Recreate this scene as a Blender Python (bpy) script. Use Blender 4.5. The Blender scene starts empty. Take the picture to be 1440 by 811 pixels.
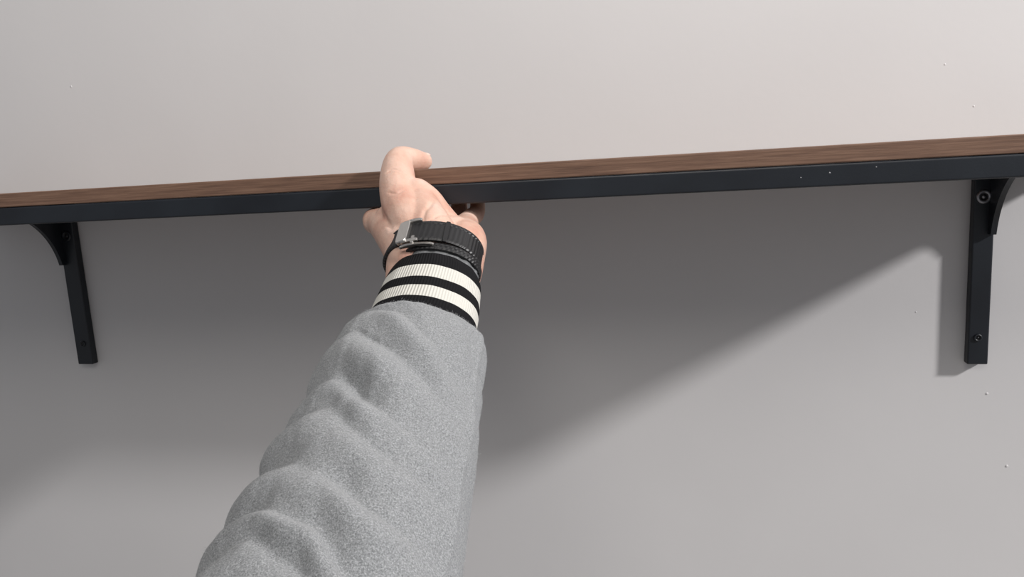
import bpy, bmesh, math, numpy as np
from mathutils import Vector, Matrix, noise
from mathutils.bvhtree import BVHTree
sc=bpy.context.scene
# ---------- camera: eye just below shelf-top height, 0.95 m from the wall, turned 12 deg left, 9 deg down
YAW,PITCH,ROLL=.2169,.1607,-.0572
cd=bpy.data.cameras.new("camera");cam=bpy.data.objects.new("camera",cd);sc.collection.objects.link(cam)
cam.matrix_world=Matrix.Translation((0,-.95,-.0033))@Matrix.Rotation(YAW,4,'Z')@Matrix.Rotation(math.pi/2-PITCH,4,'X')@Matrix.Rotation(ROLL,4,'Z')
cd.lens=26.25;cd.sensor_width=36;cd.clip_start=.01;sc.camera=cam

# ---------- materials
def mat(name,col,rough=.5,metal=0):
    m=bpy.data.materials.new(name);m.use_nodes=True
    b=m.node_tree.nodes["Principled BSDF"];b.inputs["Base Color"].default_value=(*col,1)
    b.inputs["Roughness"].default_value=rough;b.inputs["Metallic"].default_value=metal
    return m,m.node_tree,b
def N(nt,t,**k):
    n=nt.nodes.new(t)
    for a,v in k.items():
        if a in n.inputs: n.inputs[a].default_value=v
        else: setattr(n,a,v)
    return n
def noise_n(nt,scale,detail=4,mapscale=None,coord="Object",rough=.5):
    tc=N(nt,"ShaderNodeTexCoord");mp=N(nt,"ShaderNodeMapping")
    nt.links.new(tc.outputs[coord],mp.inputs[0])
    if mapscale: mp.inputs["Scale"].default_value=mapscale
    n=N(nt,"ShaderNodeTexNoise");n.inputs["Scale"].default_value=scale;n.inputs["Detail"].default_value=detail
    n.inputs["Roughness"].default_value=rough
    nt.links.new(mp.outputs[0],n.inputs["Vector"]);return n
def ramp(nt,src,stops):
    r=N(nt,"ShaderNodeValToRGB");nt.links.new(src,r.inputs[0]);e=r.color_ramp.elements
    while len(e)<len(stops): e.new(.5)
    for i,(p,c) in enumerate(stops): e[i].position=p
    for i,(p,c) in enumerate(stops): e[i].color=(*c,1)
    return r
def bump(nt,b,src,strength,dist=.001,prev=None):
    n=N(nt,"ShaderNodeBump");n.inputs["Strength"].default_value=strength;n.inputs["Distance"].default_value=dist
    nt.links.new(src,n.inputs["Height"])
    if prev: nt.links.new(prev.outputs[0],n.inputs["Normal"])
    nt.links.new(n.outputs[0],b.inputs["Normal"]);return n
M={}
m,nt,b=mat("wall_paint",(.6,.58,.56),.6);M["wall"]=m
n=noise_n(nt,3,2);r=ramp(nt,n.outputs[0],[(.3,(.62,.61,.61)),(.7,(.65,.64,.64))]);nt.links.new(r.outputs[0],b.inputs["Base Color"])
n1=noise_n(nt,110,3);n2=noise_n(nt,9,2)
p=bump(nt,b,n1.outputs[0],.06,.0012);bump(nt,b,n2.outputs[0],.08,.004,p)
m,nt,b=mat("walnut_wood",(.12,.06,.035),.5);M["wood"]=m
n=noise_n(nt,6,8,(3,30,90),rough=.65);r=ramp(nt,n.outputs[0],[(.25,(.085,.045,.03)),(.5,(.165,.092,.06)),(.75,(.25,.15,.10))]);nt.links.new(r.outputs[0],b.inputs["Base Color"])
bump(nt,b,n.outputs[0],.25,.001)
m,nt,b=mat("black_powder_coat",(.012,.016,.022),.42);M["steel"]=m
n=noise_n(nt,500,2);bump(nt,b,n.outputs[0],.12,.0005)
n=noise_n(nt,14,4);r=ramp(nt,n.outputs[0],[(.35,(.006,.008,.012)),(.75,(.012,.016,.022))]);nt.links.new(r.outputs[0],b.inputs["Base Color"])
m,nt,b=mat("zinc_screw",(.35,.35,.37),.4,.9);M["zinc"]=m
m,nt,b=mat("hole_dark",(.01,.01,.012),.7);M["dark"]=m
m,nt,b=mat("skin",(.62,.36,.27),.45);M["skin"]=m
n=noise_n(nt,38,4);r=ramp(nt,n.outputs[0],[(.3,(.52,.285,.215)),(.55,(.60,.39,.305)),(.75,(.64,.455,.375))]);nt.links.new(r.outputs[0],b.inputs["Base Color"])
b.inputs["Subsurface Weight"].default_value=.12;b.inputs["Subsurface Radius"].default_value=(1,.4,.25);b.inputs["Subsurface Scale"].default_value=.004
n1=noise_n(nt,350,3);n2=noise_n(nt,60,3,(1,2.5,1));p=bump(nt,b,n1.outputs[0],.35,.001);bump(nt,b,n2.outputs[0],.35,.0025,p)
m,nt,b=mat("nail",(.68,.47,.40),.25);M["nail"]=m
m,nt,b=mat("grey_fleece",(.3,.31,.32),.95);M["fleece"]=m
n=noise_n(nt,1000,4,rough=.8);r=ramp(nt,n.outputs[0],[(.33,(.10,.107,.113)),(.5,(.22,.23,.237)),(.68,(.40,.412,.425))]);nt.links.new(r.outputs[0],b.inputs["Base Color"])
b.inputs["Sheen Weight"].default_value=.2;b.inputs["Sheen Roughness"].default_value=.6
n2=noise_n(nt,260,5,rough=.7);p=bump(nt,b,n.outputs[0],.7,.0008);bump(nt,b,n2.outputs[0],.8,.0016,p)
m,nt,b=mat("fleece_fibre",(.33,.34,.35),.9);M["fibre"]=m
m,nt,b=mat("rib_cuff",(.02,.02,.02),.9);M["cuff"]=m
uv=N(nt,"ShaderNodeTexCoord");sp=N(nt,"ShaderNodeSeparateXYZ");nt.links.new(uv.outputs["UV"],sp.inputs[0])
K=(.008,.008,.009);Wt=(.56,.55,.505)
r=ramp(nt,sp.outputs["Y"],[(0,K),(.23,Wt),(.42,K),(.56,Wt),(.73,K)]);r.color_ramp.interpolation='CONSTANT'
nt.links.new(r.outputs[0],b.inputs["Base Color"])
mm=N(nt,"ShaderNodeMath",operation='MULTIPLY');nt.links.new(sp.outputs["X"],mm.inputs[0]);mm.inputs[1].default_value=2*math.pi*110
sn=N(nt,"ShaderNodeMath",operation='SINE');nt.links.new(mm.outputs[0],sn.inputs[0]);bump(nt,b,sn.outputs[0],.4,.0007)
b.inputs["Specular IOR Level"].default_value=.15
m,nt,b=mat("watch_leather",(.010,.010,.011),.42);M["strap"]=m
uv=N(nt,"ShaderNodeTexCoord");mp=N(nt,"ShaderNodeMapping");nt.links.new(uv.outputs["UV"],mp.inputs[0]);mp.inputs["Scale"].default_value=(90,9,1);mp.inputs["Rotation"].default_value=(0,0,.5)
wv=N(nt,"ShaderNodeTexWave");wv.bands_direction='DIAGONAL';wv.inputs["Scale"].default_value=.3;nt.links.new(mp.outputs[0],wv.inputs["Vector"]);bump(nt,b,wv.outputs[0],.5,.0006)
m,nt,b=mat("grey_lining",(.13,.135,.14),.5);M["lining"]=m
n=noise_n(nt,120,3);bump(nt,b,n.outputs[0],.8,.003)
m,nt,b=mat("brushed_steel",(.62,.60,.57),.28,1);M["silver"]=m
m,nt,b=mat("floor_tile",(.25,.24,.23),.5);M["floor"]=m
n=noise_n(nt,4,6,(1,12,1));r=ramp(nt,n.outputs[0],[(.3,(.20,.19,.18)),(.7,(.30,.285,.27))]);nt.links.new(r.outputs[0],b.inputs["Base Color"])

# ---------- helpers
def obj(name,verts,faces,m=None,smooth=False,parent=None):
    me=bpy.data.meshes.new(name);me.from_pydata([tuple(v) for v in verts],[],faces);me.update()
    o=bpy.data.objects.new(name,me);sc.collection.objects.link(o)
    if m: me.materials.append(M[m])
    if smooth:
        for p in me.polygons:p.use_smooth=True
    if parent:o.parent=parent
    return o
def empty(name):
    o=bpy.data.objects.new(name,None);sc.collection.objects.link(o);o.empty_display_size=.05;return o
def recalc(o):
    bm=bmesh.new();bm.from_mesh(o.data);bmesh.ops.recalc_face_normals(bm,faces=bm.faces);bm.to_mesh(o.data);bm.free()
def box(name,x0,x1,y0,y1,z0,z1,m,parent=None,bev=.001,seg=3):
    bm=bmesh.new();bmesh.ops.create_cube(bm,size=1)
    for v in bm.verts:v.co=Vector(((x0+x1)/2+v.co.x*(x1-x0),(y0+y1)/2+v.co.y*(y1-y0),(z0+z1)/2+v.co.z*(z1-z0)))
    if bev:bmesh.ops.bevel(bm,geom=list(bm.edges),offset=bev,segments=seg,affect='EDGES',profile=.5)
    me=bpy.data.meshes.new(name);bm.to_mesh(me);bm.free();me.materials.append(M[m])
    o=bpy.data.objects.new(name,me);sc.collection.objects.link(o)
    if parent:o.parent=parent
    return o
def specks(name,L,m,parent):
    bm=bmesh.new()
    for x,y,z,r in L: bmesh.ops.create_icosphere(bm,subdivisions=2,radius=1,matrix=Matrix.Translation((x,y,z))@Matrix.Diagonal((r,r*.4,r*1.1,1)))
    me=bpy.data.meshes.new(name);bm.to_mesh(me);bm.free();me.materials.append(M[m]);o=bpy.data.objects.new(name,me);sc.collection.objects.link(o);o.parent=parent
# ---------- room
wall=box("wall_back",-3.2,3.2,0,.12,-1.6,1.3,"wall",bev=0)
box("floor",-3.2,3.2,-3.2,.12,-1.7,-1.6,"floor",bev=0)
specks("paint_nubs",[(.302,0,.083,.0010),(.333,0,.035,.0010),(.36,0,-.30,.0015),(.385,0,-.39,.0016),(.28,0,-.20,.0009),(-.838,0,.146,.0014)],"wall",wall)
# ---------- shelf
shelf=empty("wall_shelf")
XL,XR=-1.02,.446
box("wood_board",XL,XR,-.24,-.001,-.0158,0,"wood",shelf,.0012)
box("front_bar",XL,XR,-.2405,-.222,-.036,-.0162,"steel",shelf,.0018,4)
specks("bar_scratches",[(.136,-.2405,-.024,.0007),(.112,-.2405,-.027,.0005),(.174,-.2405,-.021,.0005)],"zinc",shelf)
box("end_bar_1",XL,XL+.02,-.2225,-.002,-.034,-.0162,"steel",shelf,.0015)
box("end_bar_2",XR-.02,XR,-.2225,-.002,-.034,-.0162,"steel",shelf,.0015)
def bracket(tag,xo,xi,ms):
    s=1 if xo>xi else -1;a,b_=min(xo,xi),max(xo,xi)
    box(tag+"_wall_leg",a,b_,-.012,-.0005,-.2611,-.0165,"steel",shelf,.0015)
    box(tag+"_arm",a,b_,-.2225,-.0005,-.026,-.0165,"steel",shelf,.0015)
    prof=[(-.011,-.017),(-.17,-.017),(-.17,-.028)]
    cyy,czz,rr=-.112,-.128,.1
    for i in range(25):
        t=math.radians(112-i*4.2)
        prof.append((cyy+rr*math.cos(t)*.95,czz+rr*math.sin(t)))
    prof.append((-.011,prof[-1][1]))
    x1=xo;x0=xo-s*.006
    n=len(prof);vs=[(x0,y,z) for y,z in prof]+[(x1,y,z) for y,z in prof]
    fs=[tuple(range(n)),tuple(range(2*n-1,n-1,-1))]+[(i,(i+1)%n,(i+1)%n+n,i+n) for i in range(n)]
    recalc(obj(tag+"_gusset",vs,fs,"steel",parent=shelf))
    xc=(a+b_)/2-s*.001
    for k,(z,rad) in enumerate(((-.066,.0078),(-.229,.0045))):
        bm=bmesh.new()
        segs=32;prof2=[(rad,0),(rad,.0012),(rad*.8,.0018),(rad*.55,.0012),(rad*.5,.0003),(rad*.25,.0002),(rad*.22,.0009),(0,.0010)]
        rings=[]
        for (q,h) in prof2:
            rings.append([bm.verts.new((xc+q*math.cos(2*math.pi*j/segs),-.012-h,z+q*math.sin(2*math.pi*j/segs))) for j in range(segs)])
        for i in range(len(rings)-1):
            for j in range(segs):
                f=bm.faces.new((rings[i][j],rings[i][(j+1)%segs],rings[i+1][(j+1)%segs],rings[i+1][j]));f.smooth=True
                f.material_index=1 if i in(3,4) else 0
        me=bpy.data.meshes.new(tag+"_screw_%d"%k);bm.to_mesh(me);bm.free();me.materials.append(M[ms[k]]);me.materials.append(M["dark"])
        o=bpy.data.objects.new(me.name,me);sc.collection.objects.link(o);o.parent=shelf
bracket("bracket_a",-.8868,-.861,("steel","steel"))  # both screws in the black coat: shade on this bracket put into their colour
bracket("bracket_b",.355,.3333,("zinc","steel"))

# ---------- arm
person=empty("person")
def catmull(P,n):
    P=np.array(P,float);P=np.vstack([2*P[0]-P[1],P,2*P[-1]-P[-2]]);out=[]
    for i in range(1,len(P)-2):
        for k in range(n):
            t=k/n;a,b_,c,d=P[i-1],P[i],P[i+1],P[i+2]
            out.append(.5*((2*b_)+(-a+c)*t+(2*a-5*b_+4*c-d)*t*t+(-a+3*b_-3*c+d)*t**3))
    out.append(P[-2]);return np.array(out)
def mmm(s,radii=None):
    """'x y z | x y z' in tenths of a millimetre -> metres (+ radii)"""
    P=[[int(v)/10000. for v in q.split()] for q in s.split("|")]
    if radii is not None:
        P=[p+(list(r_) if isinstance(r_,tuple) else [r_]) for p,r_ in zip(P,radii)]
    return P
def frame(a,twist=0):
    a=np.array(a,float);a/=np.linalg.norm(a)
    v=np.array([0,0,1.])-a[2]*a;v/=np.linalg.norm(v);u=np.cross(v,a)
    if u[0]<0:u=-u
    return a,u*math.cos(twist)+v*math.sin(twist),v*math.cos(twist)-u*math.sin(twist)
def tube(name,L,m,sub=24,seg=200,disp=None,parent=None,cap=True,twist=0):
    P=catmull(L,sub);C=P[:,:3];T=np.gradient(C,axis=0)
    t=np.concatenate([[0],np.cumsum(np.linalg.norm(np.diff(C,axis=0),axis=1))])
    vs=[];nr=len(P)
    for i in range(nr):
        a,u,v=frame(T[i],twist)
        for j in range(seg):
            th=2*math.pi*j/seg;c,s=math.cos(th),math.sin(th)
            d=disp(t[i],th,t[-1]) if disp else 0
            vs.append(C[i]+u*c*(P[i,3]+d)+v*s*(P[i,4]+d))
    fs=[(i*seg+j,i*seg+(j+1)%seg,(i+1)*seg+(j+1)%seg,(i+1)*seg+j) for i in range(nr-1) for j in range(seg)]
    if cap: fs+= [tuple(range(seg-1,-1,-1)),tuple((nr-1)*seg+j for j in range(seg))]
    o=obj(name,vs,fs,m,True,parent)
    uvl=o.data.uv_layers.new(name="UVMap")
    for p in o.data.polygons:
        if len(p.vertices)>4: continue
        js=[v%seg for v in p.vertices];wrap=max(js)-min(js)>1
        for li,vi in zip(p.loop_indices,p.vertices):
            j=vi%seg
            if wrap and j==0:j=seg
            uvl.data[li].uv=(j/seg,t[vi//seg]/t[-1])
    recalc(o);return o
S=[[-0.2045,-0.3879,-0.1326,0.043,0.037],[-0.2069,-0.3893,-0.1382,0.0535,0.0445],[-0.2068,-0.3998,-0.145,0.0595,0.050],[-0.2025,-0.4346,-0.1604,0.062,0.053],[-0.1993,-0.4796,-0.1856,0.065,0.057],[-0.1984,-0.5245,-0.2073,0.069,0.06],[-0.1961,-0.5746,-0.2309,0.073,0.063],[-0.1937,-0.6129,-0.2463,0.074,0.064],[-0.189,-0.6561,-0.2626,0.076,0.066],
 [-.186,-.75,-.290,.080,.070],[-.184,-.86,-.300,.084,.075],[-.19,-.98,-.27,.088,.08],[-.205,-1.10,-.20,.092,.085]]
FT=[.000,.052,.082,.132,.158,.200,.245,.275,.325,.37,.42,.48,.53,.60,.66,.73,.80,.9]
def fold(t,th,T):
    c,s=math.cos(th),math.sin(th)
    w=noise.noise(Vector((c*1.2,s*1.2,t*8)));w2=noise.noise(Vector((c*2.4+5,s*2.4,t*14)))
    tt=t-.060*math.log(1+math.exp(3.5*(c+.25)))/3.5+.017*w+.006*w2
    h=0
    for k in range(len(FT)-1):
        a,b_=FT[k]-.03,FT[k+1]-.03
        if a<=tt<b_:
            q=(tt-a)/(b_-a)
            amp=.0066*(.30+1.7*max(0,.32+noise.noise(Vector((k*3.7,c*1.4,s*1.4)))))*min(1.25,(b_-a)/.036)
            h=amp*((.5-.5*math.cos(2*math.pi*q**.68))**.8-.5)
    fade=min(1,max(0,(t-.004)/.03))*(.15+.80*max(0,min(1,(.95-c)*1.3)))
    fine=.0030*noise.noise(Vector((c*2.0,s*2.0,t*20)))+.0009*noise.noise(Vector((c*8,s*8,t*60+4)))
    seam=.002*math.exp(-((th-.30)/.035)**2)
    return h*fade+fine*min(1,t/.01)+seam
sl=tube("sleeve",S,"fleece",40,300,fold,person)
md=sl.modifiers.new("s","SMOOTH");md.iterations=12;md.factor=.5
# short loose fleece fibres standing off the cloth
dg=bpy.context.evaluated_depsgraph_get();ev=bpy.data.meshes.new_from_object(sl.evaluated_get(dg))
vc=np.array([v.co for v in ev.vertices]);vn=np.array([v.normal for v in ev.vertices])
rng=np.random.default_rng(3);sel=np.nonzero(vc[:,1]>-.70)[0]
NF=42000;ids=rng.choice(sel,NF);base=vc[ids]+rng.normal(0,.0007,(NF,3));nn=vn[ids]
rd3=rng.normal(0,1,(NF,3));tg=rd3-nn*(rd3*nn).sum(1)[:,None];tg/=np.linalg.norm(tg,axis=1)[:,None]
ln=rng.uniform(.0006,.0018,NF)[:,None];sdv=np.cross(nn,tg)
root=base-nn*.0004;tip=base+tg*ln+nn*ln*rng.uniform(.1,.7,NF)[:,None]
V=np.empty((NF*3,3));V[0::3]=root-sdv*.00008;V[1::3]=root+sdv*.00008;V[2::3]=tip
me=bpy.data.meshes.new("sleeve_fuzz");me.vertices.add(NF*3);me.vertices.foreach_set("co",V.ravel())
me.loops.add(NF*3);me.loops.foreach_set("vertex_index",np.arange(NF*3,dtype=np.int32))
me.polygons.add(NF);me.polygons.foreach_set("loop_start",np.arange(0,NF*3,3,dtype=np.int32))
me.update(calc_edges=True);me.validate();me.materials.append(M["fibre"])
o=bpy.data.objects.new("sleeve_fuzz",me);sc.collection.objects.link(o);o.parent=person

Cf=mmm("-2026 -3355 -947|-2030 -3416 -994|-2033 -3572 -1120|-2040 -3802 -1308|-2049 -3901 -1392",[(.0385,.031),(.0415,.034),(.044,.036),(.046,.038),(.045,.037)])
tube("rib_cuff",Cf,"cuff",16,256,lambda t,th,T:.0008*noise.noise(Vector((math.cos(th)*3,math.sin(th)*3,t*40))),person)
Ln=mmm("-2027 -3267 -853|-2026 -3381 -974",[(.037,.029),(.0375,.030)])
tube("inner_lining",Ln,"lining",8,128,lambda t,th,T:.0015*noise.noise(Vector((math.cos(th)*6,math.sin(th)*6,t*80))),person)
# hand
HB=[
mmm("-2241 -3094 -651|-2400 -2889 -455|-2534 -2731 -259|-2592 -2588 -72|-2626 -2402 92|-2550 -2243 96|-2490 -2070 78",[.021,.0215,.0185,.0172,.0138,.0118,.0090]),
mmm("-2398 -2647 -249|-2300 -2638 -322|-2215 -2637 -428|-2105 -2633 -555",[.017,.016,.015,.014]),
mmm("-2027 -3289 -857|-2128 -3065 -626|-2321 -2750 -348",[.026,.024,.017]),
mmm("-2172 -3367 -948|-2208 -3273 -835|-2283 -3144 -708",[.024,.025,.0235]),
mmm("-2270 -3400 -960|-2285 -3260 -830|-2330 -3150 -730",[.0195,.0215,.0205]),
mmm("-1902 -3286 -1005|-1892 -3162 -898|-1886 -2961 -756",[.023,.0235,.022]),
mmm("-1889 -3209 -872|-1881 -2868 -701|-1960 -2614 -631|-1993 -2405 -580",[.023,.0205,.016,.012]),
mmm("-2237 -3292 -787|-2483 -2989 -634|-2812 -2571 -491",[.023,.019,.014]),
mmm("-2420 -2979 -657|-2661 -2668 -462",[.018,.0155]),
mmm("-2193 -2818 -616|-2335 -2477 -560",[.02,.014]),
mmm("-2710 -2553 -518|-2369 -2487 -572|-2027 -2415 -592",[.014,.014,.012]),
mmm("-2421 -2866 -602|-1997 -2777 -627",[.018,.018]),
mmm("-2872 -2553 -490|-3017 -2251 -480|-3097 -1955 -462|-3115 -1591 -400|-3090 -1400 -250",[.0125,.0108,.0098,.009,.0082]),
mmm("-2643 -2437 -530|-2762 -2044 -507|-2841 -1645 -496|-2848 -1275 -420|-2805 -1132 -250",[.012,.0108,.0098,.009,.0082]),
mmm("-2247 -2405 -556|-2208 -2132 -522|-2248 -1773 -496|-2316 -1471 -420|-2372 -1318 -250",[.012,.011,.010,.0092,.0085]),
mmm("-2013 -2410 -579|-1989 -2186 -513|-2010 -1928 -495|-2051 -1673 -420|-2104 -1520 -250",[.0115,.010,.009,.0083,.0078])]
bm=bmesh.new()
for L in HB:
    for q in catmull(L,14):
        bmesh.ops.create_icosphere(bm,subdivisions=3,radius=q[3],matrix=Matrix.Translation(q[:3]))
me=bpy.data.meshes.new("h");bm.to_mesh(me);bm.free()
o=bpy.data.objects.new("hand_raw",me);sc.collection.objects.link(o)
md=o.modifiers.new("r","REMESH");md.mode='VOXEL';md.voxel_size=.0010;md.use_smooth_shade=True
md=o.modifiers.new("s","SMOOTH");md.iterations=20;md.factor=.5
dg=bpy.context.evaluated_depsgraph_get();me2=bpy.data.meshes.new_from_object(o.evaluated_get(dg))
bpy.data.objects.remove(o)
# creases: polylines snapped to the skin surface, carved inwards
GR=[(mmm("-2661 -2814 30|-2569 -2790 57|-2453 -2771 18"),.0011,.0013),
 (mmm("-2649 -2818 -10|-2557 -2795 11|-2480 -2782 -14"),.0007,.0011),
 (mmm("-2627 -2943 -165|-2488 -3013 -144|-2396 -2892 -166"),.0007,.0013),
 (mmm("-2140 -2847 -232|-2150 -2971 -342|-2158 -3096 -461|-2109 -3311 -570"),.0012,.0022),
 (mmm("-2016 -2855 -447|-2052 -2974 -489|-2085 -3089 -516|-2104 -3206 -568"),.0009,.0016),
 (mmm("-2669 -2877 -338|-2575 -2974 -421|-2496 -3078 -527|-2411 -3179 -623"),.0010,.0024)]
bvh=BVHTree.FromPolygons([v.co for v in me2.vertices],[p.vertices for p in me2.polygons])
co=np.array([v.co for v in me2.vertices]);nm=np.array([v.normal for v in me2.vertices]);off=np.zeros(len(co))
for (L,dep,wd) in GR:
    P=catmull(L,12)[:,:3]
    Q=np.array([bvh.find_nearest(Vector(q))[0] for q in P])
    for i,q in enumerate(Q):
        e=min(1,4*min(i+1,len(Q)-i)/len(Q))
        d=np.linalg.norm(co-q,axis=1);off=np.maximum(off,dep*e*np.exp(-(d/wd)**2))
co-=nm*off[:,None]
for v,c in zip(me2.vertices,co): v.co=c
for p in me2.polygons:p.use_smooth=True
me2.materials.clear();me2.materials.append(M["skin"]);hand=bpy.data.objects.new("hand",me2);sc.collection.objects.link(hand);hand.parent=person
# thumb nail
tp=np.array([-.2490,-.2070,.0078]);tdir=np.array([.0073,.0247,-.0030]);tdir/=np.linalg.norm(tdir)
up=np.array([0,-.25,1.]);up-=up@tdir*tdir;up/=np.linalg.norm(up);sd=np.cross(up,tdir)
ncen=tp+up*.0066+tdir*.001
mtx=Matrix([[tdir[i],sd[i],up[i],ncen[i]] for i in range(3)]+[[0,0,0,1]])
bm=bmesh.new();bmesh.ops.create_uvsphere(bm,u_segments=24,v_segments=12,radius=1,matrix=mtx@Matrix.Diagonal((.0068,.0062,.0026,1)))
me=bpy.data.meshes.new("thumb_nail");bm.to_mesh(me);bm.free();me.materials.append(M["nail"])
for p in me.polygons:p.use_smooth=True
o=bpy.data.objects.new("thumb_nail",me);sc.collection.objects.link(o);o.parent=person
# watch
BP=lambda w,th:[(-w/2,0),(-w/2,th*.7),(-w/2+.0015,th),(-w/2+.003,th),(-w/2+.0038,th*.8),(w/2-.0038,th*.8),(w/2-.003,th),(w/2-.0015,th),(w/2,th*.7),(w/2,0)]
def band(name,c,dirp,ru,rv,w,th,m,parent,twist=0):
    a,u,v=frame(dirp,twist);c=np.array(c);prof=BP(w,th)
    seg=160;vs=[];n=len(prof)
    for j in range(seg):
        t=2*math.pi*j/seg
        for q,h in prof: vs.append(c+a*q+u*math.cos(t)*(ru+h)+v*math.sin(t)*(rv+h))
    fs=[(j*n+i,j*n+(i+1)%n,((j+1)%seg)*n+(i+1)%n,((j+1)%seg)*n+i) for j in range(seg) for i in range(n)]
    ob=obj(name,vs,fs,m,False,parent)
    uvl=ob.data.uv_layers.new(name="UVMap")
    for fi,p in enumerate(ob.data.polygons):
        j=fi//n
        for li,vi in zip(p.loop_indices,p.vertices):
            jj=vi//n
            if j==seg-1 and jj==0:jj=seg
            uvl.data[li].uv=(jj/seg,(vi%n)/n)
    recalc(ob);return ob
watch=empty("wrist_watch")
c1=np.array([-.2088,-.3195,-.0792]);ax=np.array([-.0020,.0433,.0326])
RU,RV=.0415,.0318
band("strap",c1,ax,RU,RV,.024,.0026,"strap",watch)
band("strap_lower",(-.2035,-.3299,-.0886),ax+np.array([.004,0,.004]),.0380,.0300,.007,.0026,"strap",watch,.02)
A,Uu,Vv=frame(ax)
def on(q,th,h): return c1+A*q+Uu*math.cos(th)*(RU+h)+Vv*math.sin(th)*(RV+h)
def plate(name,q0,q1,t0,t1,h0,h1,m):
    def loop(s):
        pts=[];K=40
        for i in range(K):
            ang=2*math.pi*i/K;cx,cy2=math.cos(ang),math.sin(ang);e=.35
            x=math.copysign(abs(cx)**e,cx);y=math.copysign(abs(cy2)**e,cy2)
            pts.append(((q0+q1)/2+y*(q1-q0)/2*s[0],(t0+t1)/2+x*(t1-t0)/2*s[1]))
        return pts
    Lo=loop((1,1));Lm=loop((.93,.9));vs=[];K=40
    for q,t in Lo: vs.append(on(q,t,h0))
    for q,t in Lo: vs.append(on(q,t,h1-.0006))
    for q,t in Lm: vs.append(on(q,t,h1))
    fs=[(r_*K+i,r_*K+(i+1)%K,(r_+1)*K+(i+1)%K,(r_+1)*K+i) for r_ in range(2) for i in range(K)]
    fs+=[tuple(2*K+i for i in range(K)),tuple(range(K-1,-1,-1))]
    o=obj(name,vs,fs,m,False,watch);recalc(o);return o
rd=math.radians
plate("buckle_plate",-.0135,.0135,rd(108),rd(123),.0022,.0056,"silver")
plate("buckle_bar",.0105,.0140,rd(95),rd(116),.0022,.0048,"silver")
plate("buckle_bar_low",-.0145,-.0110,rd(95),rd(116),.0022,.0046,"silver")
plate("clasp_leaf",-.0185,-.0160,rd(76),rd(118),.0012,.0034,"silver")
plate("clasp_pin",-.0165,-.0075,rd(99),rd(103),.0022,.0044,"silver")
plate("keeper_loop",-.0125,.0125,rd(62),rd(68),.0020,.0034,"strap")
plate("watch_case",-.021,.021,rd(-122),rd(-58),.001,.010,"silver")
plate("watch_dial",-.017,.017,rd(-116),rd(-64),.010,.0108,"dark")

# lights
def area(name,loc,tgt,e,size,col):
    l=bpy.data.lights.new(name,'AREA');l.shape='DISK';l.energy=e;l.size=size;l.color=col
    o=bpy.data.objects.new(name,l);sc.collection.objects.link(o);o.location=loc
    o.rotation_euler=(Vector(tgt)-Vector(loc)).to_track_quat('-Z','Y').to_euler()
area("room_lamp",(3.58,-1.3,1.76),(0,-.2,-.2),205,.32,(1,.975,.97))
area("ceiling_lamp",(.0,-1.25,1.35),(0,0,-.2),19.5,1.4,(1,.95,.89))
w=bpy.data.worlds.new("World");sc.world=w;w.use_nodes=True;w.node_tree.nodes["Background"].inputs[0].default_value=(.92,.94,1,1);w.node_tree.nodes["Background"].inputs[1].default_value=.26
sc.view_settings.view_transform='Standard'
